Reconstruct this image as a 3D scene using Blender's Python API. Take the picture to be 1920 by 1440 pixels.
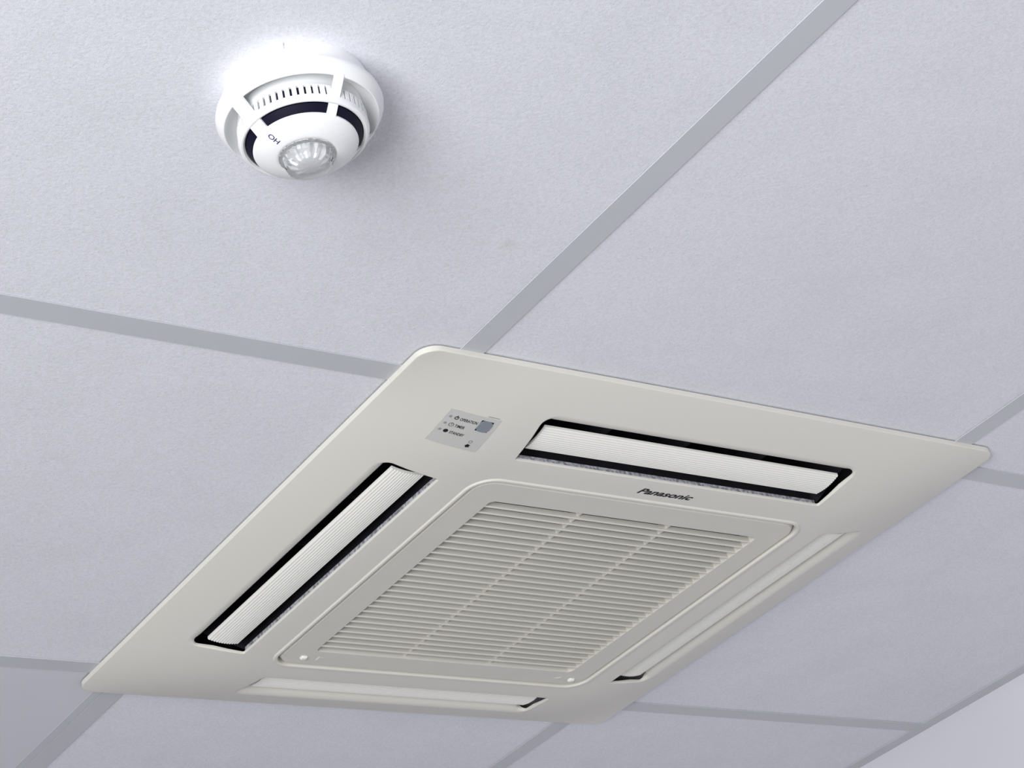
import bpy, bmesh, math, random
from mathutils import Vector, Matrix
from mathutils.geometry import delaunay_2d_cdt

for o in list(bpy.data.objects):
    bpy.data.objects.remove(o, do_unlink=True)
SC = bpy.context.scene
COL = SC.collection
H = 2.6                      # ceiling height; plan coordinates below are in millimetres
PI = math.pi

# ------------------------------------------------------------------ camera
cam_d = bpy.data.cameras.new('camera')
cam = bpy.data.objects.new('camera', cam_d)
COL.objects.link(cam)
RX = Vector((0.81069692, -0.55345165, -0.19094965))
DN = Vector((0.14427161, 0.50494166, -0.85101094))
FW = Vector((0.56741184, 0.66236334, 0.48920202))
m = Matrix.Identity(4)
for i in range(3):
    m[i][0] = RX[i]; m[i][1] = -DN[i]; m[i][2] = -FW[i]
m[0][3] = -0.96310152; m[1][3] = -1.21404902; m[2][3] = H - 0.88678802
cam.matrix_world = m
cam_d.sensor_width = 36.0
cam_d.sensor_fit = 'HORIZONTAL'
cam_d.lens = 3910.79 / 1920 * 36
cam_d.clip_start = 0.05
SC.camera = cam

# ------------------------------------------------------------------ world, lights, exposure
w = bpy.data.worlds.new('daylight'); SC.world = w
w.use_nodes = True
bg = w.node_tree.nodes['Background']
bg.inputs[0].default_value = (0.86, 0.92, 1.0, 1)
bg.inputs[1].default_value = 0.12
la = bpy.data.lights.new('window_daylight', 'AREA')
la.shape = 'RECTANGLE'; la.size = 1.5; la.size_y = 1.5
la.energy = 100; la.color = (0.97, 0.98, 1.0)
lo = bpy.data.objects.new('window_daylight', la); COL.objects.link(lo)
lo.location = (-2.35, -1.5, 1.5)
lo.rotation_euler = Vector((1.0, 0.35, 0.12)).to_track_quat('-Z', 'Y').to_euler()
lb = bpy.data.lights.new('near_fill_light', 'AREA')  # added fill light behind the camera, brightens the near side of the ceiling
lb.shape = 'RECTANGLE'; lb.size = 2.6; lb.size_y = 1.5
lb.energy = 4; lb.color = (0.97, 0.98, 1.0)
lp = bpy.data.objects.new('near_fill_light', lb); COL.objects.link(lp)
lp.location = (-0.7, -2.9, 1.35)
lp.rotation_euler = Vector((0.05, 1.0, 0.15)).to_track_quat('-Z', 'Y').to_euler()
SC.view_settings.view_transform = 'Standard'
SC.view_settings.look = 'None'
SC.view_settings.gamma = 1.0
SC.view_settings.exposure = 0.05
SC.view_settings.use_curve_mapping = False

# ------------------------------------------------------------------ materials
def new_mat(name):
    mt = bpy.data.materials.new(name); mt.use_nodes = True
    nt = mt.node_tree
    return mt, nt, nt.nodes['Principled BSDF']

def plain(name, col, rough=0.5, spec=0.5, noise=0.0, nscale=40, bump=0.0, bscale=900):
    mt, nt, b = new_mat(name)
    b.inputs['Roughness'].default_value = rough
    b.inputs['Specular IOR Level'].default_value = spec
    tc = nt.nodes.new('ShaderNodeTexCoord')
    if noise > 0:
        n = nt.nodes.new('ShaderNodeTexNoise'); n.inputs['Scale'].default_value = nscale
        n.inputs['Detail'].default_value = 4
        nt.links.new(tc.outputs['Object'], n.inputs['Vector'])
        r = nt.nodes.new('ShaderNodeMapRange')
        r.inputs[1].default_value = 0.3; r.inputs[2].default_value = 0.7
        r.inputs[3].default_value = 1 - noise; r.inputs[4].default_value = 1 + noise
        nt.links.new(n.outputs[0], r.inputs[0])
        mx = nt.nodes.new('ShaderNodeVectorMath'); mx.operation = 'SCALE'
        mx.inputs[0].default_value = col
        nt.links.new(r.outputs[0], mx.inputs['Scale'])
        nt.links.new(mx.outputs[0], b.inputs['Base Color'])
    else:
        b.inputs['Base Color'].default_value = (*col, 1)
    if bump > 0:
        n2 = nt.nodes.new('ShaderNodeTexNoise'); n2.inputs['Scale'].default_value = bscale
        nt.links.new(tc.outputs['Object'], n2.inputs['Vector'])
        bp = nt.nodes.new('ShaderNodeBump'); bp.inputs['Strength'].default_value = bump
        bp.inputs['Distance'].default_value = 0.0005
        nt.links.new(n2.outputs[0], bp.inputs['Height'])
        nt.links.new(bp.outputs[0], b.inputs['Normal'])
    return mt

def tile_mat():
    mt, nt, b = new_mat('mineral_fibre_tile')
    b.inputs['Roughness'].default_value = 0.9
    b.inputs['Specular IOR Level'].default_value = 0.15
    g = nt.nodes.new('ShaderNodeNewGeometry')
    L = nt.links.new
    def ns(scale, detail, lo, hi, a, c, rough=0.5):
        n = nt.nodes.new('ShaderNodeTexNoise'); n.inputs['Scale'].default_value = scale
        n.inputs['Detail'].default_value = detail; n.inputs['Roughness'].default_value = rough
        L(g.outputs['Position'], n.inputs['Vector'])
        r = nt.nodes.new('ShaderNodeMapRange')
        r.inputs[1].default_value = lo; r.inputs[2].default_value = hi
        r.inputs[3].default_value = a; r.inputs[4].default_value = c
        L(n.outputs[0], r.inputs[0]); return n, r
    _, cloud = ns(14, 3, 0.3, 0.7, 0.975, 1.015)
    fine, grain = ns(420, 3, 0.33, 0.62, 0.91, 1.03, 0.75)
    _, pits = ns(700, 1, 0.25, 0.34, 0.80, 1.0)
    m1 = nt.nodes.new('ShaderNodeMath'); m1.operation = 'MULTIPLY'
    m2 = nt.nodes.new('ShaderNodeMath'); m2.operation = 'MULTIPLY'
    L(cloud.outputs[0], m1.inputs[0]); L(grain.outputs[0], m1.inputs[1])
    L(m1.outputs[0], m2.inputs[0]); L(pits.outputs[0], m2.inputs[1])
    # the faint brownish water spot near the grid crossing
    d = nt.nodes.new('ShaderNodeVectorMath'); d.operation = 'DISTANCE'
    d.inputs[1].default_value = (-0.0576, -0.1898, H)
    wob = nt.nodes.new('ShaderNodeTexNoise'); wob.inputs['Scale'].default_value = 90
    L(g.outputs['Position'], wob.inputs['Vector'])
    ad = nt.nodes.new('ShaderNodeVectorMath'); ad.operation = 'MULTIPLY_ADD'
    ad.inputs[1].default_value = (0.012, 0.012, 0)
    L(wob.outputs['Color'], ad.inputs[0]); L(g.outputs['Position'], ad.inputs[2])
    sb = nt.nodes.new('ShaderNodeVectorMath'); sb.operation = 'SUBTRACT'
    sb.inputs[1].default_value = (0.006, 0.006, 0)
    L(ad.outputs[0], sb.inputs[0]); L(sb.outputs[0], d.inputs[0])
    sr = nt.nodes.new('ShaderNodeMapRange')
    sr.inputs[1].default_value = 0.002; sr.inputs[2].default_value = 0.010
    sr.inputs[3].default_value = 0.5; sr.inputs[4].default_value = 0.0
    L(d.outputs['Value'], sr.inputs[0])
    mixc = nt.nodes.new('ShaderNodeMix'); mixc.data_type = 'RGBA'
    mixc.inputs['A'].default_value = (*TILE_COL, 1)
    mixc.inputs['B'].default_value = (0.66, 0.66, 0.60, 1)
    L(sr.outputs[0], mixc.inputs['Factor'])
    sc = nt.nodes.new('ShaderNodeVectorMath'); sc.operation = 'SCALE'
    L(mixc.outputs['Result'], sc.inputs[0]); L(m2.outputs[0], sc.inputs['Scale'])
    L(sc.outputs[0], b.inputs['Base Color'])
    bp = nt.nodes.new('ShaderNodeBump'); bp.inputs['Strength'].default_value = 0.35
    bp.inputs['Distance'].default_value = 0.0012
    L(fine.outputs[0], bp.inputs['Height']); L(bp.outputs[0], b.inputs['Normal'])
    return mt

TILE_COL = (0.79, 0.80, 0.845)
M = {}
M['tile'] = tile_mat()
M['smooth_tile'] = plain('painted_steel_tile', (0.66, 0.67, 0.71), 0.45, 0.4, 0.01, 8)
M['grid'] = plain('painted_grid_steel', (0.55, 0.565, 0.59), 0.38, 0.45, 0.015, 12)
M['wall'] = plain('wall_paint', (0.69, 0.68, 0.73), 0.85, 0.2, 0.02, 6, 0.15, 300)
M['floor'] = plain('floor_vinyl', (0.30, 0.285, 0.27), 0.6, 0.3, 0.05, 3)
M['slab'] = plain('concrete', (0.35, 0.35, 0.34), 0.9, 0.2, 0.1, 5)
M['cream'] = plain('cream_plastic', (0.73, 0.715, 0.645), 0.42, 0.35, 0.006, 5, 0.04, 1500)
M['cream_grille'] = plain('cream_grille_plastic', (0.675, 0.655, 0.59), 0.5, 0.3, 0.012, 30)
M['blade'] = plain('white_louver_plastic', (0.86, 0.85, 0.80), 0.5, 0.3)
M['black'] = plain('black_duct_foam', (0.018, 0.018, 0.024), 0.75, 0.3, 0.25, 60)
M['light_block_casing'] = plain('dark_casing', (0.10, 0.10, 0.10), 0.8, 0.2)
M['filter'] = plain('filter_mesh', (0.12, 0.112, 0.095), 0.9, 0.1, 0.3, 400)
M['ink'] = plain('printed_ink', (0.012, 0.013, 0.015), 0.6, 0.2)
M['ink_grey'] = plain('printed_grey_ink', (0.10, 0.105, 0.11), 0.6, 0.2)
M['sticker'] = plain('silver_label_film', (0.58, 0.585, 0.55), 0.5, 0.3, 0.01, 30)
M['sensor'] = plain('receiver_lens', (0.22, 0.24, 0.28), 0.2, 0.6)
M['led'] = plain('indicator_lens', (0.30, 0.32, 0.30), 0.3, 0.5)
M['white'] = plain('white_plastic', (0.87, 0.88, 0.885), 0.4, 0.4)
M['chamber'] = plain('dark_chamber_plastic', (0.005, 0.005, 0.018), 0.55, 0.15)
M['navy'] = plain('navy_ink', (0.03, 0.03, 0.12), 0.5, 0.3)

def foam_mat():
    mt, nt, b = new_mat('speckled_insulation_foam')
    g = nt.nodes.new('ShaderNodeNewGeometry')
    n = nt.nodes.new('ShaderNodeTexNoise'); n.inputs['Scale'].default_value = 260
    n.inputs['Detail'].default_value = 3
    r = nt.nodes.new('ShaderNodeValToRGB')
    r.color_ramp.elements[0].position = 0.38; r.color_ramp.elements[0].color = (0.17, 0.17, 0.19, 1)
    r.color_ramp.elements[1].position = 0.62; r.color_ramp.elements[1].color = (0.46, 0.46, 0.50, 1)
    nt.links.new(g.outputs['Position'], n.inputs['Vector'])
    nt.links.new(n.outputs[0], r.inputs[0]); nt.links.new(r.outputs[0], b.inputs['Base Color'])
    b.inputs['Roughness'].default_value = 0.9
    return mt
M['foam'] = foam_mat()

def lens_mat():
    mt, nt, b = new_mat('clear_polycarbonate')
    b.inputs['Base Color'].default_value = (0.97, 0.98, 0.98, 1)
    b.inputs['Roughness'].default_value = 0.05
    b.inputs['Transmission Weight'].default_value = 1.0
    b.inputs['IOR'].default_value = 1.45
    return mt
M['lens'] = lens_mat()
M['silver'] = plain('reflector_silver', (0.88, 0.89, 0.90), 0.35, 0.6)
M['silver'].node_tree.nodes['Principled BSDF'].inputs['Metallic'].default_value = 0.15

# ------------------------------------------------------------------ helpers
def P(u, v, d):
    """plan millimetres (u, v) and depth below the ceiling grid -> metres"""
    return (u / 1000.0, v / 1000.0, H - d / 1000.0)

def mk(name, verts, faces, mat, parent=None, smooth=False, origin=None):
    me = bpy.data.meshes.new(name)
    if origin is not None:
        verts = [(a[0] - origin[0], a[1] - origin[1], a[2] - origin[2]) for a in verts]
    me.from_pydata([tuple(a) for a in verts], [], faces)
    me.validate()
    bm = bmesh.new(); bm.from_mesh(me)
    bmesh.ops.recalc_face_normals(bm, faces=bm.faces)
    bm.to_mesh(me); bm.free()
    if smooth:
        me.polygons.foreach_set('use_smooth', [True] * len(me.polygons))
    me.materials.append(mat)
    o = bpy.data.objects.new(name, me); COL.objects.link(o)
    if origin is not None: o.location = origin
    if parent is not None: adopt(o, parent)
    return o

WORLD = {}
def wloc(o):
    return WORLD.get(o.name, Vector(o.location))

def adopt(o, parent):
    w0 = Vector(o.location)
    WORLD[o.name] = w0
    o.parent = parent
    o.location = w0 - wloc(parent)

def empty(name, loc):
    o = bpy.data.objects.new(name, None); COL.objects.link(o)
    o.empty_display_size = 0.05
    o.location = loc
    WORLD[o.name] = Vector(loc)
    return o

def tag(o, label=None, cat=None, group=None, kind=None):
    if label: o['label'] = label
    if cat: o['category'] = cat
    if group: o['group'] = group
    if kind: o['kind'] = kind
    return o

def clone(o, delta, parent):
    c = o.copy(); COL.objects.link(c)
    c.parent = parent
    c.location = Vector(o.location) + Vector(delta)
    return c

def box_geo(u0, u1, v0, v1, d0, d1, ch=0.0):
    """box from depth d0 (upper) to d1 (lower), optional chamfer on the lower rim"""
    if ch <= 0:
        vs = [P(u, v, d) for d in (d0, d1) for u, v in ((u0, v0), (u1, v0), (u1, v1), (u0, v1))]
        fs = [(0, 1, 2, 3), (4, 5, 6, 7)] + [(i, (i + 1) % 4, 4 + (i + 1) % 4, 4 + i) for i in range(4)]
        return vs, fs
    vs = []
    for d, c in ((d0, 0), (d1 - ch, 0), (d1, ch)):
        vs += [P(u0 + c, v0 + c, d), P(u1 - c, v0 + c, d), P(u1 - c, v1 - c, d), P(u0 + c, v1 - c, d)]
    fs = [(0, 1, 2, 3), (8, 9, 10, 11)]
    for k in (0, 4):
        fs += [(k + i, k + (i + 1) % 4, k + 4 + (i + 1) % 4, k + 4 + i) for i in range(4)]
    return vs, fs

def box(name, u0, u1, v0, v1, d0, d1, mat, parent=None, ch=0.0):
    vs, fs = box_geo(u0, u1, v0, v1, d0, d1, ch)
    return mk(name, vs, fs, mat, parent, origin=P((u0 + u1) / 2, (v0 + v1) / 2, d1))

def rounded(pts, rads, seg=8):
    """rounded polygon (counter-clockwise) -> list of points"""
    out = []
    n = len(pts)
    for i in range(n):
        p = Vector(pts[i]); a = (Vector(pts[i - 1]) - p).normalized(); b = (Vector(pts[(i + 1) % n]) - p).normalized()
        r = rads[i] if isinstance(rads, (list, tuple)) else rads
        if r <= 0:
            out.append(p.copy()); continue
        ang = a.angle(b); t = r / math.tan(ang / 2)
        c = p + (a + b).normalized() * (r / math.sin(ang / 2))
        s = p + a * t - c; e = p + b * t - c
        a0 = math.atan2(s.y, s.x); a1 = math.atan2(e.y, e.x)
        da = (a1 - a0 + PI) % (2 * PI) - PI
        for k in range(seg + 1):
            q = a0 + da * k / seg
            out.append(c + Vector((math.cos(q), math.sin(q))) * r)
    return out

def densify(loop, step):
    out = []
    for i in range(len(loop)):
        a = loop[i]; b = loop[(i + 1) % len(loop)]
        n = max(1, int((b - a).length / step))
        for k in range(n): out.append(a.lerp(b, k / n))
    return out

def normals(loop):
    n = len(loop); res = []
    for i in range(n):
        t = (loop[(i + 1) % n] - loop[i]).normalized() + (loop[i] - loop[i - 1]).normalized()
        t.normalize(); res.append(Vector((t.y, -t.x)))      # outward for a counter-clockwise loop
    return res

def offset(loop, d):
    ns = normals(loop)
    return [p + n * (d[i] if isinstance(d, list) else d) for i, (p, n) in enumerate(zip(loop, ns))]

def inside(p, loop):
    c = False; n = len(loop)
    for i in range(n):
        a = loop[i]; b = loop[i - 1]
        if (a.y > p.y) != (b.y > p.y) and p.x < (b.x - a.x) * (p.y - a.y) / (b.y - a.y) + a.x:
            c = not c
    return c

def square(h, r, seg=8):
    return rounded([(-h, -h), (h, -h), (h, h), (-h, h)], r, seg)

# ------------------------------------------------------------------ room shell
ceil = box('ceiling', -2500, 1187, -2600, 2500, -320, -300, M['slab'])
tag(ceil, kind='structure')
WORLD[ceil.name] = Vector(ceil.location)
wr = box('wall_right', 1187, 1290, -2600, 2500, -320, 2600, M['wall']); tag(wr, kind='structure')
wf = box('wall_back', -2500, 1290, 2500, 2600, -320, 2600, M['wall']); tag(wf, kind='structure')
fl = box('floor', -2500, 1290, -2600, 2600, 2600, 2660, M['floor']); tag(fl, kind='structure')

# suspended grid on a 600 mm module: 24 mm tees; main runners run away from the camera
HW = 11.8
def tee(name, axis, c, a0, a1):
    """inverted tee: 24 mm flange with folded edges plus web"""
    prof = [(-HW, -0.9), (-HW, 0.0), (HW, 0.0), (HW, -0.9), (0.8, -1.2), (0.8, -38), (-0.8, -38), (-0.8, -1.2)]
    vs = []
    for a in (a0, a1):
        for s, d in prof:
            vs.append(P(c + s, a, d) if axis == 'v' else P(a, c + s, d))
    n = len(prof)
    fs = [tuple(range(n)), tuple(range(n, 2 * n))] + [(i, (i + 1) % n, n + (i + 1) % n, n + i) for i in range(n)]
    mid = (a0 + a1) / 2
    return mk(name, vs, fs, M['grid'], ceil, origin=P(c, mid, 0) if axis == 'v' else P(mid, c, 0))
for k in range(-4, 2):
    tee('main_runner', 'v', 600 * k, -2600, 2500)
for k in range(-4, 5):
    for j in range(-5, 2):
        if j < -4: continue
        u0 = 600 * j + HW + 0.05; u1 = 600 * (j + 1) - HW - 0.05
        if j == 1: u1 = 1163
        tee('cross_tee', 'u', 600 * k, u0, u1)

# mineral fibre tiles, laid on the flanges
def tile(u0, u1, v0, v1, mat, parent):
    return box('ceiling_tile', u0, u1, v0, v1, -16, -1.25, mat, parent)
tiles = {}
proto = None
for j in range(-4, 2):
    for k in range(-4, 4):
        u0 = 600 * j + 3.5; u1 = 600 * (j + 1) - 3.5
        if j == 1: u1 = 1182
        v0 = 600 * k + 3.5; v1 = 600 * (k + 1) - 3.5
        if j == 0 and k == 0: continue                     # the cassette sits here
        if j == -1 and k == 1:
            t = tile(u0, u1, v0, v1, M['smooth_tile'], ceil)
            t['label'] = 'smooth grey painted tile without grain'
            # its raised frame shows as a thin strip beside the tee
            a, b = box_geo(-23.0, -12.1, 612, 1188, -1.2, -0.6, 0.1)
            f = mk('tile_frame_strip', a, b, M['grid'], ceil, origin=P(-18, 900, -0.6))
        elif j == 1:
            tile(u0, u1, v0, v1, M['tile'], ceil)
        elif proto is None:
            proto = tile(u0, u1, v0, v1, M['tile'], ceil); pj, pk = j, k
        else:
            clone(proto, (0.6 * (j - pj), 0.6 * (k - pk), 0), ceil)

# wall angle where the tiles meet the right wall
prof = [(1163.5, -0.9), (1163.5, 0.0), (1187.0, 0.0), (1187.0, -1.2)]
vs = [P(u, a, d) for a in (-2600, 2500) for u, d in [(1163.5, -1.0), (1163.5, 0), (1186.9, 0), (1186.9, -24), (1186.0, -24), (1186.0, -1.0)]]
fs = [tuple(range(6)), tuple(range(6, 12))] + [(i, (i + 1) % 6, 6 + (i + 1) % 6, 6 + i) for i in range(6)]
wa = mk('trim_1', vs, fs, M['grid'], origin=P(1175, 0, 0)); tag(wa, kind='structure')

# ------------------------------------------------------------------ cassette air conditioner
CU, CV = 300.5, 299.0
HP = 348.0
def gprof(s):
    s = min(max(s, 0.0), 140.0)
    return 1 - (1 - s / 140.0) ** 1.9
def surf(x, y):
    """depth of the domed face panel at panel coordinates (x, y) in mm"""
    return 5 + 24 * gprof(HP - abs(x)) * gprof(HP - abs(y))
def L(x, y, d): return P(CU + x, CV + y, d)

ac = empty('cassette_air_conditioner', P(CU, CV, 0))
tag(ac, 'square cream four-way cassette air conditioner recessed in the tiled ceiling', 'air conditioner')

def rot(p, q):
    for _ in range(q): p = Vector((-p.y, p.x))
    return p
SLOT = rounded([(-194, -301), (194, -301), (188, -237), (-188, -237)], [13, 13, 2.5, 2.5], 8)
SLOT = densify(SLOT, 12)
def fillet_r(p):
    """edge radius round a slot: soft on the outer side, crisp on the inner side"""
    t = min(max((-250 - p.y) / 40.0, 0), 1)
    e = min(max((abs(p.x) - 181) / 12.0, 0), 1)
    return 0.8 + (15.2 * t) * (1 - e) + 0.1 * e
FR = [fillet_r(p) for p in SLOT]
slots = [[rot(p, q) for p in SLOT] for q in range(4)]
outer = densify(square(HP - 0.8, 17), 14)
OPEN = densify(square(205.5, 27), 12)

def face_panel():
    pts, edges = [], []
    def loop(lp):
        b = len(pts); pts.extend(lp)
        edges.extend((b + i, b + (i + 1) % len(lp)) for i in range(len(lp)))
        return b
    bo = loop(outer); bs = [loop(s) for s in slots]; bh = loop(OPEN)
    loop(offset(outer, -1.6))
    for s in slots: loop(offset(s, 1.6))
    loop(offset(OPEN, 1.6))
    nb = len(pts)
    loops = [outer] + slots + [OPEN]
    g = -336
    while g <= 336:
        h = -336
        while h <= 336:
            p = Vector((g, h))
            if inside(p, offset(outer, -6)) and not any(inside(p, offset(s, 5)) for s in slots) and not inside(p, offset(OPEN, 5)):
                pts.append(p)
            h += 14
        g += 14
    r = delaunay_2d_cdt(pts, edges, [], 0, 1e-4)
    V2, F = r[0], r[2]
    keep = []
    for f in F:
        c = sum((V2[i] for i in f), Vector((0, 0))) / len(f)
        if inside(c, outer) and not any(inside(c, s) for s in slots) and not inside(c, OPEN):
            keep.append(tuple(f))
    remap = {}
    for ni, orig in enumerate(r[3]):
        for oi in orig: remap[oi] = ni
    V = [L(p.x, p.y, surf(p.x, p.y)) for p in V2]
    F = keep
    def rings(base, lp, ring_list):
        """continue a boundary loop with further rings of 3d points"""
        n = len(lp); prev = [remap[base + i] for i in range(n)]
        for ring in ring_list:
            cur = list(range(len(V), len(V) + n)); V.extend(ring)
            for i in range(n):
                F.append((prev[i], prev[(i + 1) % n], cur[(i + 1) % n], cur[i]))
            prev = cur
    # outer rim: tiny fillet then the thin vertical edge up to the ceiling
    no = normals(outer); rr = []
    for k in (1, 2, 3):
        t = k / 3 * PI / 2
        rr.append([L(p.x + n.x * 0.8 * math.sin(t), p.y + n.y * 0.8 * math.sin(t), surf(p.x, p.y) - 0.8 * (1 - math.cos(t))) for p, n in zip(outer, no)])
    rr.append([L(p.x + n.x * 0.8, p.y + n.y * 0.8, 3.5) for p, n in zip(outer, no)])
    rr.append([L(p.x + n.x * 0.8, p.y + n.y * 0.8, 0.05) for p, n in zip(outer, no)])
    rings(bo, outer, rr)
    for q, s in enumerate(slots):
        ns = normals(s); rr = []
        for k in range(1, 7):
            t = k / 6 * PI / 2
            rr.append([L(p.x - n.x * r_ * math.sin(t), p.y - n.y * r_ * math.sin(t), surf(p.x, p.y) - r_ * (1 - math.cos(t))) for p, n, r_ in zip(s, ns, FR)])
        for ex in (0.9, 1.8):
            rr.append([L(p.x - n.x * r_, p.y - n.y * r_, surf(p.x, p.y) - r_ - ex) for p, n, r_ in zip(s, ns, FR)])
        rings(bs[q], s, rr)
    nh = normals(OPEN); rr = []
    for inn, dep in ((0.0, 28.0), (0.0, 20), (0.0, 19)):
        rr.append([L(p.x - n.x * inn, p.y - n.y * inn, dep) for p, n in zip(OPEN, nh)])
    rings(bh, OPEN, rr)
    o = mk('face_panel', V, F, M['cream'], None, True, origin=P(CU, CV, 0))
    adopt(o, ac)
    md = o.modifiers.new('sharp', 'EDGE_SPLIT'); md.split_angle = math.radians(50)
    return o
fp = face_panel()
def grille_bead():
    nh = normals(OPEN); V = []; F = []
    prof = [(-0.6, 28.6), (0.0, 29.1), (0.9, 30.3), (1.5, 30.5), (3.3, 30.5), (4.3, 30.1), (4.8, 29.2), (4.8, 19), (0, 19)]
    n = len(OPEN)
    for inn, dep in prof:
        V += [L(p.x - q.x * inn, p.y - q.y * inn, dep) for p, q in zip(OPEN, nh)]
    m_ = len(prof)
    for k in range(m_):
        k2 = (k + 1) % m_
        F += [(k * n + i, k * n + (i + 1) % n, k2 * n + (i + 1) % n, k2 * n + i) for i in range(n)]
    o = mk('grille_surround', V, F, M['cream'], None, True, origin=P(CU, CV, 30))
    adopt(o, ac)
    md = o.modifiers.new('sharp', 'EDGE_SPLIT'); md.split_angle = math.radians(22)
grille_bead()

# unseen dark box in the ceiling void, added to keep light out
vs = []
for d in (-0.5, -250):
    vs += [L(-284, -284, d), L(284, -284, d), L(284, 284, d), L(-284, 284, d)]
mk('light_block_casing', vs, [(4, 5, 6, 7)] + [(i, (i + 1) % 4, 4 + (i + 1) % 4, 4 + i) for i in range(4)], M['light_block_casing'], ac, origin=P(CU, CV, 0))
# inner plates closing the back of the face panel
def closing_plate():
    V, F = [], []
    lp = [(-204, -204), (204, -204), (204, 204), (-204, 204)]
    for d in (2, 30 - 11.5):
        V += [L(x, y, d) for x, y in lp]
    F = [(0, 1, 2, 3)] + [(i, (i + 1) % 4, 4 + (i + 1) % 4, 4 + i) for i in range(4)]
    return mk('intake_box', V, F, M['light_block_casing'], ac, origin=P(CU, CV, 2))
closing_plate()

def rotate_geo(pts, q):
    out = []
    for x, y, d in pts:
        v = rot(Vector((x, y)), q); out.append(L(v.x, v.y, d))
    return out

# black air ducts behind each slot with the foam strip on the inner lip
def duct(q):
    X0, X1, Y0, Y1 = -193.2, 193.2, -286, -226
    pts = [(X0, Y0, 3.0), (X1, Y0, 3.0), (X1, Y1, 21.6), (X0, Y1, 21.6),
           (X0, Y0, -38), (X1, Y0, -38), (X1, Y1, -38), (X0, Y1, -38),
           (X0 + 6, -235.7, 21.6), (X1 - 6, -235.7, 21.6)]
    F = [(0, 1, 5, 4), (1, 2, 6, 5), (2, 3, 7, 6), (3, 0, 4, 7), (4, 5, 6, 7), (2, 3, 8, 9)]
    # end rims: black cheeks that follow the slot ends
    c = L(0, 0, 0)
    v = rot(Vector((0, -260)), q)
    o = mk('air_duct', rotate_geo(pts, q), F, M['black'], None, origin=L(v.x, v.y, 10))
    adopt(o, ac)
    vs = rotate_geo([(x, y, d) for d in (21.2, 25.2) for x, y in ((-184.5, -235.6), (184.5, -235.6), (184.5, -237.3), (-184.5, -237.3))], q)
    fs = [(0, 1, 2, 3), (4, 5, 6, 7)] + [(i, (i + 1) % 4, 4 + (i + 1) % 4, 4 + i) for i in range(4)]
    v = rot(Vector((0, -237)), q)
    mk('foam_strip', vs, fs, M['foam'], o, origin=L(v.x, v.y, 24))
    # guide vanes in the throat
    for xv in (-96, 0, 96):
        vs = rotate_geo([(x, y, d) for d in (-20, 2) for x, y in ((xv - 1, -284), (xv + 1, -284), (xv + 1, -232), (xv - 1, -232))], q)
        v = rot(Vector((xv, -258)), q)
        mk('guide_vane', vs, fs, M['black'], o, origin=L(v.x, v.y, 2))
for q in range(4): duct(q)

# ribbed air-direction flaps, half open
def flap(q):
    n = 60; V = []; F = []
    prof = []
    a = Vector((-281.0, 17.0)); b = Vector((-246.5, 19.3))
    t = (b - a).normalized(); nn = Vector((t.y, -t.x))
    if nn.y < 0: nn = -nn                       # towards the room
    ridges = 12
    for k in range(ridges * 4 + 1):
        s = k / (ridges * 4)
        bulge = 2.2 * 4 * s * (1 - s)
        ph = (k % 4)
        rid = (-0.25, 0.6, 0.75, 0.7)[ph]
        if k in (0, ridges * 4): rid = 0
        prof.append(a.lerp(b, s) + nn * (bulge + rid))
    back = []
    for k in range(9):
        s = 1 - k / 8
        back.append(a.lerp(b, s) + nn * (2.2 * 4 * s * (1 - s) - 2.4))
    full = prof + back
    m_ = len(full)
    stations = [(-181.0, 0.0), (179.5, 0.0)]
    for x, _ in stations:
        for p in full:
            V.append((x, p.x, p.y))
    F = [tuple(range(m_)), tuple(range(m_, 2 * m_))] + [(i, (i + 1) % m_, m_ + (i + 1) % m_, m_ + i) for i in range(m_)]
    v = rot(Vector((0, -258)), q)
    o = mk('louver_flap', rotate_geo(V, q), F, M['blade'], None, origin=L(v.x, v.y, 14))
    adopt(o, ac)
for q in range(4): flap(q)

# intake grille: frame, slats, ribs, latches
gr = empty('intake_grille', P(CU, CV, 29)); 
WORLD[gr.name] = Vector(P(CU, CV, 29)); gr.parent = ac; gr.location = Vector(P(CU, CV, 29)) - WORLD[ac.name]
HO = 166.0
def grille_frame():
    out = densify(square(199.3, 22), 14); inn = densify(square(HO, 6, 5), 14)
    pts = []; edges = []
    def loop(lp):
        b = len(pts); pts.extend(lp); edges.extend((b + i, b + (i + 1) % len(lp)) for i in range(len(lp))); return b
    face_o = offset(out, -3.2)
    bo = loop(face_o); bi = loop(inn)
    r = delaunay_2d_cdt(pts, edges, [], 0, 1e-4)
    V2 = r[0]
    F = [tuple(f) for f in r[2] if inside(sum((V2[i] for i in f), Vector((0, 0))) / len(f), face_o) and not inside(sum((V2[i] for i in f), Vector((0, 0))) / len(f), inn)]
    remap = {}
    for ni, orig in enumerate(r[3]):
        for oi in orig: remap[oi] = ni
    V = [L(p.x, p.y, 29) for p in V2]
    def rings(base, lp, rl):
        n = len(lp); prev = [remap[base + i] for i in range(n)]
        for ring in rl:
            cur = list(range(len(V), len(V) + n)); V.extend(ring)
            for i in range(n): F.append((prev[i], prev[(i + 1) % n], cur[(i + 1) % n], cur[i]))
            prev = cur
    nm = normals(face_o)
    rings(bo, face_o, [[L(p.x + n.x * a, p.y + n.y * a, d) for p, n in zip(face_o, nm)] for a, d in ((0.3, 28.9), (2.6, 26.0), (3.2, 24.6), (3.2, 19))])
    nm = normals(inn)
    rings(bi, inn, [[L(p.x - n.x * a, p.y - n.y * a, d) for p, n in zip(inn, nm)] for a, d in ((0.25, 28.8), (0.4, 28.2), (0.4, 15))])
    o = mk('grille_frame', V, F, M['cream_grille'], None, True, origin=P(CU, CV, 29))
    adopt(o, gr)
    md = o.modifiers.new('sharp', 'EDGE_SPLIT'); md.split_angle = math.radians(15)
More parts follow.
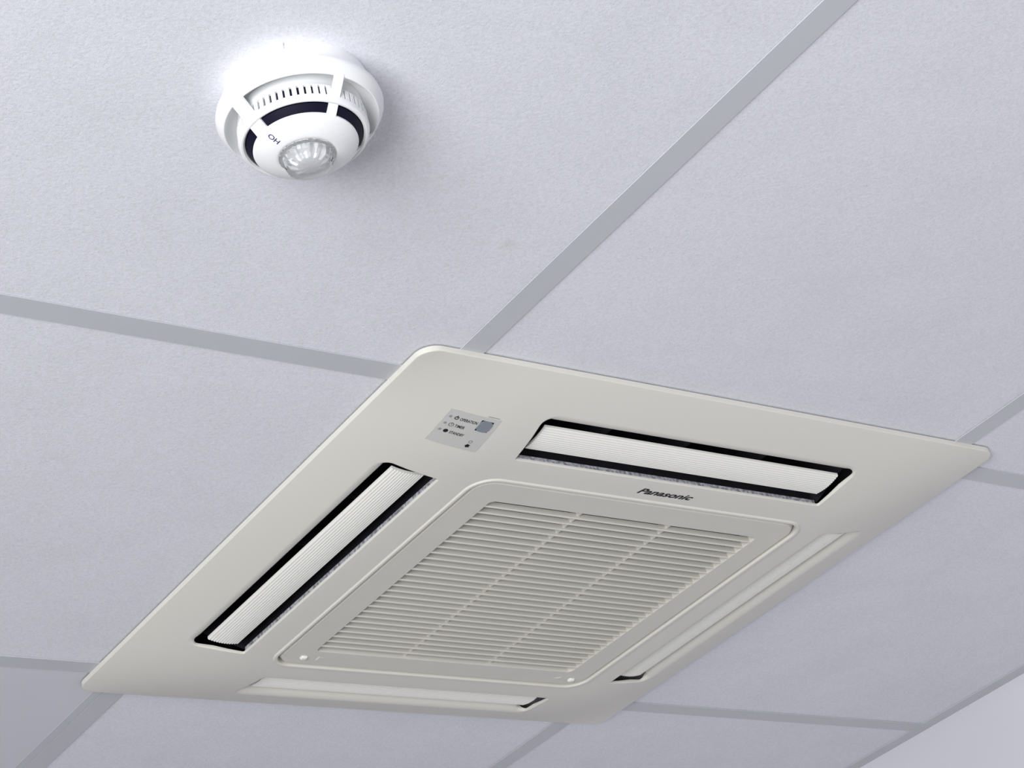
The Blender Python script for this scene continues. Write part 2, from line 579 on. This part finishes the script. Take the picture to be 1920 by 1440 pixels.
grille_frame()

# 27 slats
def slat_mesh(v0):
    pr = [(-0.55, 22.6), (-0.7, 26.9), (-1.25, 27.3), (-1.25, 28.1), (-0.75, 28.75), (0.75, 28.75), (1.25, 28.1), (1.25, 27.3), (0.7, 26.9), (0.55, 22.6)]
    V = []
    for x in (-HO + 0.1, HO - 0.1):
        for y, d in pr: V.append(L(x, v0 + y, d))
    n = len(pr)
    F = [tuple(range(n)), tuple(range(n, 2 * n))] + [(i, (i + 1) % n, n + (i + 1) % n, n + i) for i in range(n)]
    o = mk('slat', V, F, M['cream_grille'], None, origin=L(0, v0, 28))
    adopt(o, gr); return o
pitch = 2 * HO / 28
s0 = slat_mesh(-HO + pitch)
for k in range(1, 27):
    clone(s0, (0, pitch * k / 1000, 0), gr)
for x in (-HO + 2 * HO / 3, -HO + 4 * HO / 3):
    vs, fs = box_geo(CU + x - 1.3, CU + x + 1.3, CV - HO + 0.1, CV + HO - 0.1, 17, 25.8, 0.3)
    mk('rib', vs, fs, M['cream_grille'], gr, origin=L(x, 0, 27))
# air filter behind the slats
vs, fs = box_geo(CU - 190, CU + 190, CV - 190, CV + 190, 10, 13)
mk('air_filter', vs, fs, M['filter'], ac, origin=L(0, 0, 12))
# latches with moulded arrow
def latch(x, y, sx):
    V = []; F = []
    ring = rounded([(-3.6, -3.2), (3.6, -3.2), (3.6, 3.2), (-3.6, 3.2)], 1.4, 4)
    n = len(ring)
    for sc_, d in ((1.0, 28.9), (1.0, 29.9), (0.8, 31.2), (0.55, 31.6)):
        V += [L(x + p.x * sc_, y + p.y * sc_, d) for p in ring]
    for k in range(3):
        F += [(k * n + i, k * n + (i + 1) % n, (k + 1) * n + (i + 1) % n, (k + 1) * n + i) for i in range(n)]
    F.append(tuple(range(3 * n, 4 * n)))
    o = mk('latch', V, F, M['blade'], None, True, origin=L(x, y, 29)); adopt(o, gr)
    # arrow beside it, a low wedge
    ax = x + 22 * sx
    V = [L(ax - 6 * sx, y - 5, 28.95), L(ax - 6 * sx, y + 5, 28.95), L(ax + 5 * sx, y, 28.95),
         L(ax - 4.5 * sx, y - 2.5, 29.8), L(ax - 4.5 * sx, y + 2.5, 29.8), L(ax + 2 * sx, y, 29.3)]
    o = mk('arrow_mark', V, [(0, 1, 2), (3, 4, 5), (0, 1, 4, 3), (1, 2, 5, 4), (2, 0, 3, 5)], M['cream_grille'], None, origin=L(ax, y, 29)); adopt(o, gr)
latch(129 - CU, 480 - CV, 1)
latch(479 - CU, 482 - CV, -1)

# ---- lettering and status label on the panel face
def text_obj(name, body, u, v, size, mat, parent, shear=0.0, weight=0.0, ang=0.0, spacing=1.0, align='LEFT', lift=0.12, width=None, surf_fn=None):
    cu = bpy.data.curves.new(name, 'FONT')
    cu.body = body; cu.size = 1.0; cu.shear = shear; cu.offset = weight
    cu.space_character = spacing; cu.align_x = align
    cu.resolution_u = 3
    tmp = bpy.data.objects.new('tmp_text', cu); COL.objects.link(tmp)
    dg = bpy.context.evaluated_depsgraph_get(); dg.update()
    me = bpy.data.meshes.new_from_object(tmp.evaluated_get(dg))
    bpy.data.objects.remove(tmp, do_unlink=True)
    xs = [vv.co.x for vv in me.vertices]
    x0, x1 = min(xs), max(xs)
    kx = size if width is None else width / (x1 - x0)
    ca, sa = math.cos(ang), math.sin(ang)
    for vv in me.vertices:
        x = (vv.co.x - (x0 if align == 'LEFT' else 0)) * kx; y = -vv.co.y * size
        uu = u + x * ca - y * sa; vvv = v + x * sa + y * ca
        d = surf_fn(uu, vvv) + lift
        vv.co = Vector(P(uu, vvv, d)) - Vector(P(u, v, surf_fn(u, v)))
    me.name = name; me.materials.clear(); me.materials.append(mat)
    o = bpy.data.objects.new(name, me); COL.objects.link(o)
    o.location = P(u, v, surf_fn(u, v))
    adopt(o, parent); return o
sw = lambda u, v: surf(u - CU, v - CV)
text_obj('brand_lettering', 'Panasonic', 270.2, 83.2, 12.2, M['ink'], ac, shear=0.32, weight=0.028, spacing=1.0, width=67, surf_fn=sw, lift=0.15)

def patch(name, u0, u1, v0, v1, mat, parent, lift, n=6, loop=None):
    V, F = [], []
    for i in range(n + 1):
        for j in range(n + 1):
            u = u0 + (u1 - u0) * i / n; v = v0 + (v1 - v0) * j / n
            V.append(P(u, v, sw(u, v) + lift))
    for i in range(n):
        for j in range(n):
            a = i * (n + 1) + j; F.append((a, a + 1, a + n + 2, a + n + 1))
    # side walls so that the label has a thickness
    border = [j for j in range(n + 1)] + [i * (n + 1) + n for i in range(1, n + 1)] + [n * (n + 1) + j for j in range(n - 1, -1, -1)] + [i * (n + 1) for i in range(n - 1, 0, -1)]
    b0 = len(V)
    for k in border:
        p = V[k]; V.append((p[0], p[1], p[2] + (lift + 0.02) / 1000))
    m_ = len(border)
    for k in range(m_): F.append((border[k], border[(k + 1) % m_], b0 + (k + 1) % m_, b0 + k))
    o = mk(name, V, F, mat, None, False, origin=P((u0 + u1) / 2, (v0 + v1) / 2, sw((u0 + u1) / 2, (v0 + v1) / 2)))
    adopt(o, parent); return o
lab = patch('status_label', 16.2, 68.6, 14.2, 60.2, M['sticker'], ac, 0.25)

def poly_decal(name, pts, mat, parent, lift, holes=None, thick=0.1):
    V, F = [], []
    n = len(pts)
    if holes is None:
        V = [P(u, v, sw(u, v) + lift) for u, v in pts] + [P(u, v, sw(u, v) + lift - thick) for u, v in pts]
        F = [tuple(range(n))] + [(i, (i + 1) % n, n + (i + 1) % n, n + i) for i in range(n)]
    else:
        V = [P(u, v, sw(u, v) + lift) for u, v in pts] + [P(u, v, sw(u, v) + lift) for u, v in holes]
        F = [(i, (i + 1) % n, n + (i + 1) % n, n + i) for i in range(n)]
    cu_ = sum(p[0] for p in pts) / n; cv_ = sum(p[1] for p in pts) / n
    o = mk(name, V, F, mat, None, origin=P(cu_, cv_, sw(cu_, cv_))); adopt(o, parent); return o
def circ(u, v, r, n=16): return [(u + r * math.cos(2 * PI * i / n), v + r * math.sin(2 * PI * i / n)) for i in range(n)]
for (v, word, wd) in ((23.6, 'OPERATION', 17.8), (32.9, 'TIMER', 10.0), (42.2, 'STANDBY', 14.8)):
    poly_decal('indicator_lamp', circ(21.0, v, 1.5), M['led'], lab, 0.40)
    text_obj('indicator_text', word, 31.0, v + 1.9, 4.9, M['ink'], lab, weight=0.02, width=wd, surf_fn=sw, lift=0.34)
# symbols: power ring with dash, clock, filled standby dot
poly_decal('power_symbol', circ(27.3, 23.6, 2.2), M['ink'], lab, 0.34, holes=circ(27.3, 23.6, 1.35))
poly_decal('power_symbol_bar', [(27.0, 20.6), (27.6, 20.6), (27.6, 23.8), (27.0, 23.8)], M['ink'], lab, 0.38)
poly_decal('clock_symbol', circ(27.3, 33.0, 2.5), M['ink'], lab, 0.34, holes=circ(27.3, 33.0, 2.0))
poly_decal('clock_symbol_hand', [(27.05, 31.4), (27.55, 31.4), (27.55, 33.3), (27.05, 33.3)], M['ink'], lab, 0.38)
poly_decal('standby_symbol', circ(27.0, 42.2, 2.3), M['ink'], lab, 0.34)
# receiver window: dark square with grey lens and rounded corners showing dark
poly_decal('receiver_window', [(50.8, 18.6), (63.2, 18.6), (63.2, 32.4), (50.8, 32.4)], M['ink'], lab, 0.36)
poly_decal('receiver_lens', [(57 + 6.4 * (abs(math.cos(a)) ** 0.62) * (1 if math.cos(a) > 0 else -1), 25.5 + 6.9 * (abs(math.sin(a)) ** 0.62) * (1 if math.sin(a) > 0 else -1)) for a in [2 * PI * i / 28 for i in range(28)]], M['sensor'], lab, 0.9, thick=0.5)
poly_decal('button_ring', circ(56.4, 47.9, 1.9), M['ink_grey'], lab, 0.34, holes=circ(56.4, 47.9, 1.45))
poly_decal('sensor_hole', [(56.4 + (2.7 if i % 2 else 1.9) * math.cos(PI * i / 5), 53.8 + (2.7 if i % 2 else 1.9) * math.sin(PI * i / 5)) for i in range(10)], M['ink'], lab, 0.4)
poly_decal('scratch_mark', [(54, 12.9), (66, 12.9), (66, 13.3), (54, 13.3)], M['ink_grey'], lab, 0.06)

# ------------------------------------------------------------------ smoke detector with beacon
DU, DV = -309.0, -298.0
det = empty('smoke_detector', P(DU, DV, 0))
tag(det, 'round white smoke detector with black chamber ring and clear beacon lens on ceiling tile', 'smoke detector')
def lathe(name, prof, mat, parent=det, n=96, closed=False, smooth=True, split=35, wob=None):
    V, F = [], []
    for r, d in prof:
        for i in range(n):
            a = 2 * PI * i / n
            rr_ = r if wob is None else r * wob(i, n)
            V.append(P(DU + rr_ * math.cos(a), DV + rr_ * math.sin(a), d))
    m_ = len(prof)
    for k in range(m_ - 1 + (1 if closed else 0)):
        k2 = (k + 1) % m_
        F += [(k * n + i, k * n + (i + 1) % n, k2 * n + (i + 1) % n, k2 * n + i) for i in range(n)]
    if not closed:
        F.append(tuple(range((m_ - 1) * n, m_ * n)))
        F.append(tuple(range(n)))
    o = mk(name, V, F, mat, None, smooth, origin=P(DU, DV, prof[0][1]))
    adopt(o, parent)
    if smooth:
        md = o.modifiers.new('sharp', 'EDGE_SPLIT'); md.split_angle = math.radians(split)
    return o
lathe('mounting_base', [(49.5, -1.3), (50.5, 3), (52.3, 10), (53.5, 12.5), (40, 12.5)], M['white'])
lathe('outer_shell', [(50, 12.6), (54.5, 12.8), (56.2, 15), (57.0, 18), (56.6, 20.5), (55.2, 23.3), (53.4, 26.2), (52.6, 27.0), (52.0, 27.1), (51.6, 26.7), (50.2, 23.5), (48.2, 20.6), (45.5, 19.0), (42.5, 18.4), (40, 18.4), (40, 12.6)], M['white'], closed=True)
lathe('core_ring', [(42.3, 18.5), (43.4, 28.6), (44.0, 29.3), (44.0, 29.9), (41.9, 29.95), (41.9, 37.2), (44.1, 37.25), (44.3, 38.2), (43.6, 40.6), (42.2, 41.6), (41.2, 41.6), (40.0, 40.6), (39.6, 39.0), (39.6, 33), (30, 33), (30, 18.5)], M['white'], closed=True)
lathe('vent_backing', [(42.05, 30.0), (42.05, 37.15)], M['chamber'])  # plain dark cylinder behind the fins, colours the slot recesses dark
# vent fins between the openings
V, F = [], []
NF = 58
for i in range(NF):
    a = 2 * PI * (i + 0.5) / NF
    h = 2 * PI / NF * 0.33
    b = len(V)
    for d in (29.9, 37.3):
        for aa, r in ((a - h, 42.0), (a + h, 42.0), (a + h, 44.0), (a - h, 44.0)):
            V.append(P(DU + r * math.cos(aa), DV + r * math.sin(aa), d))
    F += [(b, b + 1, b + 2, b + 3), (b + 4, b + 5, b + 6, b + 7)] + [(b + k, b + (k + 1) % 4, b + 4 + (k + 1) % 4, b + 4 + k) for k in range(4)]
vf = mk('vent_fins', V, F, M['white'], None, origin=P(DU, DV, 33)); adopt(vf, det); vf['kind'] = 'stuff'
lathe('sensing_chamber', [(39.4, 33.2), (39.2, 41.0), (36.0, 44.5), (33.5, 46.6), (30, 46.6), (30, 33.2)], M['chamber'], closed=True)
lathe('dome_cover', [(33.0, 44.0), (35.2, 45.6), (35.5, 46.9), (35.0, 47.8), (33.0, 49.3), (29.5, 51.4), (25.0, 53.5), (21.5, 54.6), (20.2, 54.9), (19.4, 54.6), (18.8, 53.6), (10, 53.6), (10, 44.0)], M['white'], closed=True)
# bridge arms from the shell down to the dome
def arm(deg, wd):
    a = math.radians(deg); er = Vector((math.cos(a), math.sin(a))); et = Vector((-er.y, er.x))
    pr = [(54.2, 25.0), (52.6, 27.4), (50.5, 29.2), (44.5, 36.0), (43.4, 40.2), (39.5, 43.6), (35.3, 47.3), (33.0, 49.2),
          (31.5, 47.2), (34.0, 44.9), (41.0, 38.5), (42.0, 33.0), (48.5, 25.8), (52.0, 22.5)]
    # straighten the outer line so that the arm bridges the recess
    pr = [(54.0, 25.3), (53.0, 27.2), (51.5, 29.0), (35.2, 47.6), (33.0, 49.2), (31.0, 47.0), (34.0, 44.0), (44.0, 34.5), (50.3, 26.6), (52.0, 23.5)]
    V = []
    for s in (-wd / 2, wd / 2):
        for r, d in pr:
            p = er * r + et * s
            V.append(P(DU + p.x, DV + p.y, d))
    n = len(pr)
    F = [tuple(range(n)), tuple(range(n, 2 * n))] + [(i, (i + 1) % n, n + (i + 1) % n, n + i) for i in range(n)]
    o = mk('bridge_arm', V, F, M['white'], None, origin=P(DU + er.x * 44, DV + er.y * 44, 37)); adopt(o, det)
    bv = o.modifiers.new('soft', 'BEVEL'); bv.width = 0.0004; bv.segments = 2; bv.limit_method = 'ANGLE'
arm(-174, 11); arm(-91.2, 6.8); arm(-2, 11); arm(88.5, 6.8)
# screw recess tabs on the base
for dg_ in (-134.5, 45.5):
    a = math.radians(dg_); er = Vector((math.cos(a), math.sin(a))); et = Vector((-er.y, er.x))
    V = [P(DU + (er * r + et * s).x, DV + (er * r + et * s).y, d) for d in (-1.2, 4.0) for r, s in ((46, -5), (51.6, -5), (51.6, 5), (46, 5))]
    o = mk('locking_tab', V, [(0, 1, 2, 3), (4, 5, 6, 7)] + [(k, (k + 1) % 4, 4 + (k + 1) % 4, 4 + k) for k in range(4)], M['white'], None, origin=P(DU + er.x * 50, DV + er.y * 50, 2)); adopt(o, det)
# clear fluted beacon lens over a silver reflector
lens = lathe('beacon_lens', [(19.0, 53.8), (19.2, 55.2), (17.2, 56.0), (16.6, 60.5), (15.2, 63.4), (12.0, 65.2), (7.5, 65.9), (3, 66.0)], M['lens'], n=72, split=25,
             wob=lambda i, n: 1.0 if i % 3 else 0.972)
refl = lathe('reflector', [(12.6, 53.7), (11.6, 56.5), (8.0, 59.5), (3.5, 60.8), (1.0, 61.0)], M['silver'], parent=lens, n=48, split=20, wob=lambda i, n: 1.0 if i % 4 < 2 else 0.9)
# printed mark on the dome
def dome_d(u, v):
    r = math.hypot(u - DU, v - DV)
    pr = [(19.4, 54.9), (21.5, 54.6), (25.0, 53.5), (29.5, 51.4), (33.0, 49.3), (35.5, 47)]
    for (r0, d0), (r1, d1) in zip(pr, pr[1:]):
        if r <= r1: return d0 + (d1 - d0) * (r - r0) / (r1 - r0)
    return 47
a = math.radians(-172.5)
text_obj('printed_mark', 'OH', DU + 32.6 * math.cos(a), DV + 32.6 * math.sin(a), 5.2, M['navy'], det, ang=a + PI, surf_fn=dome_d, lift=0.25, weight=0.01)
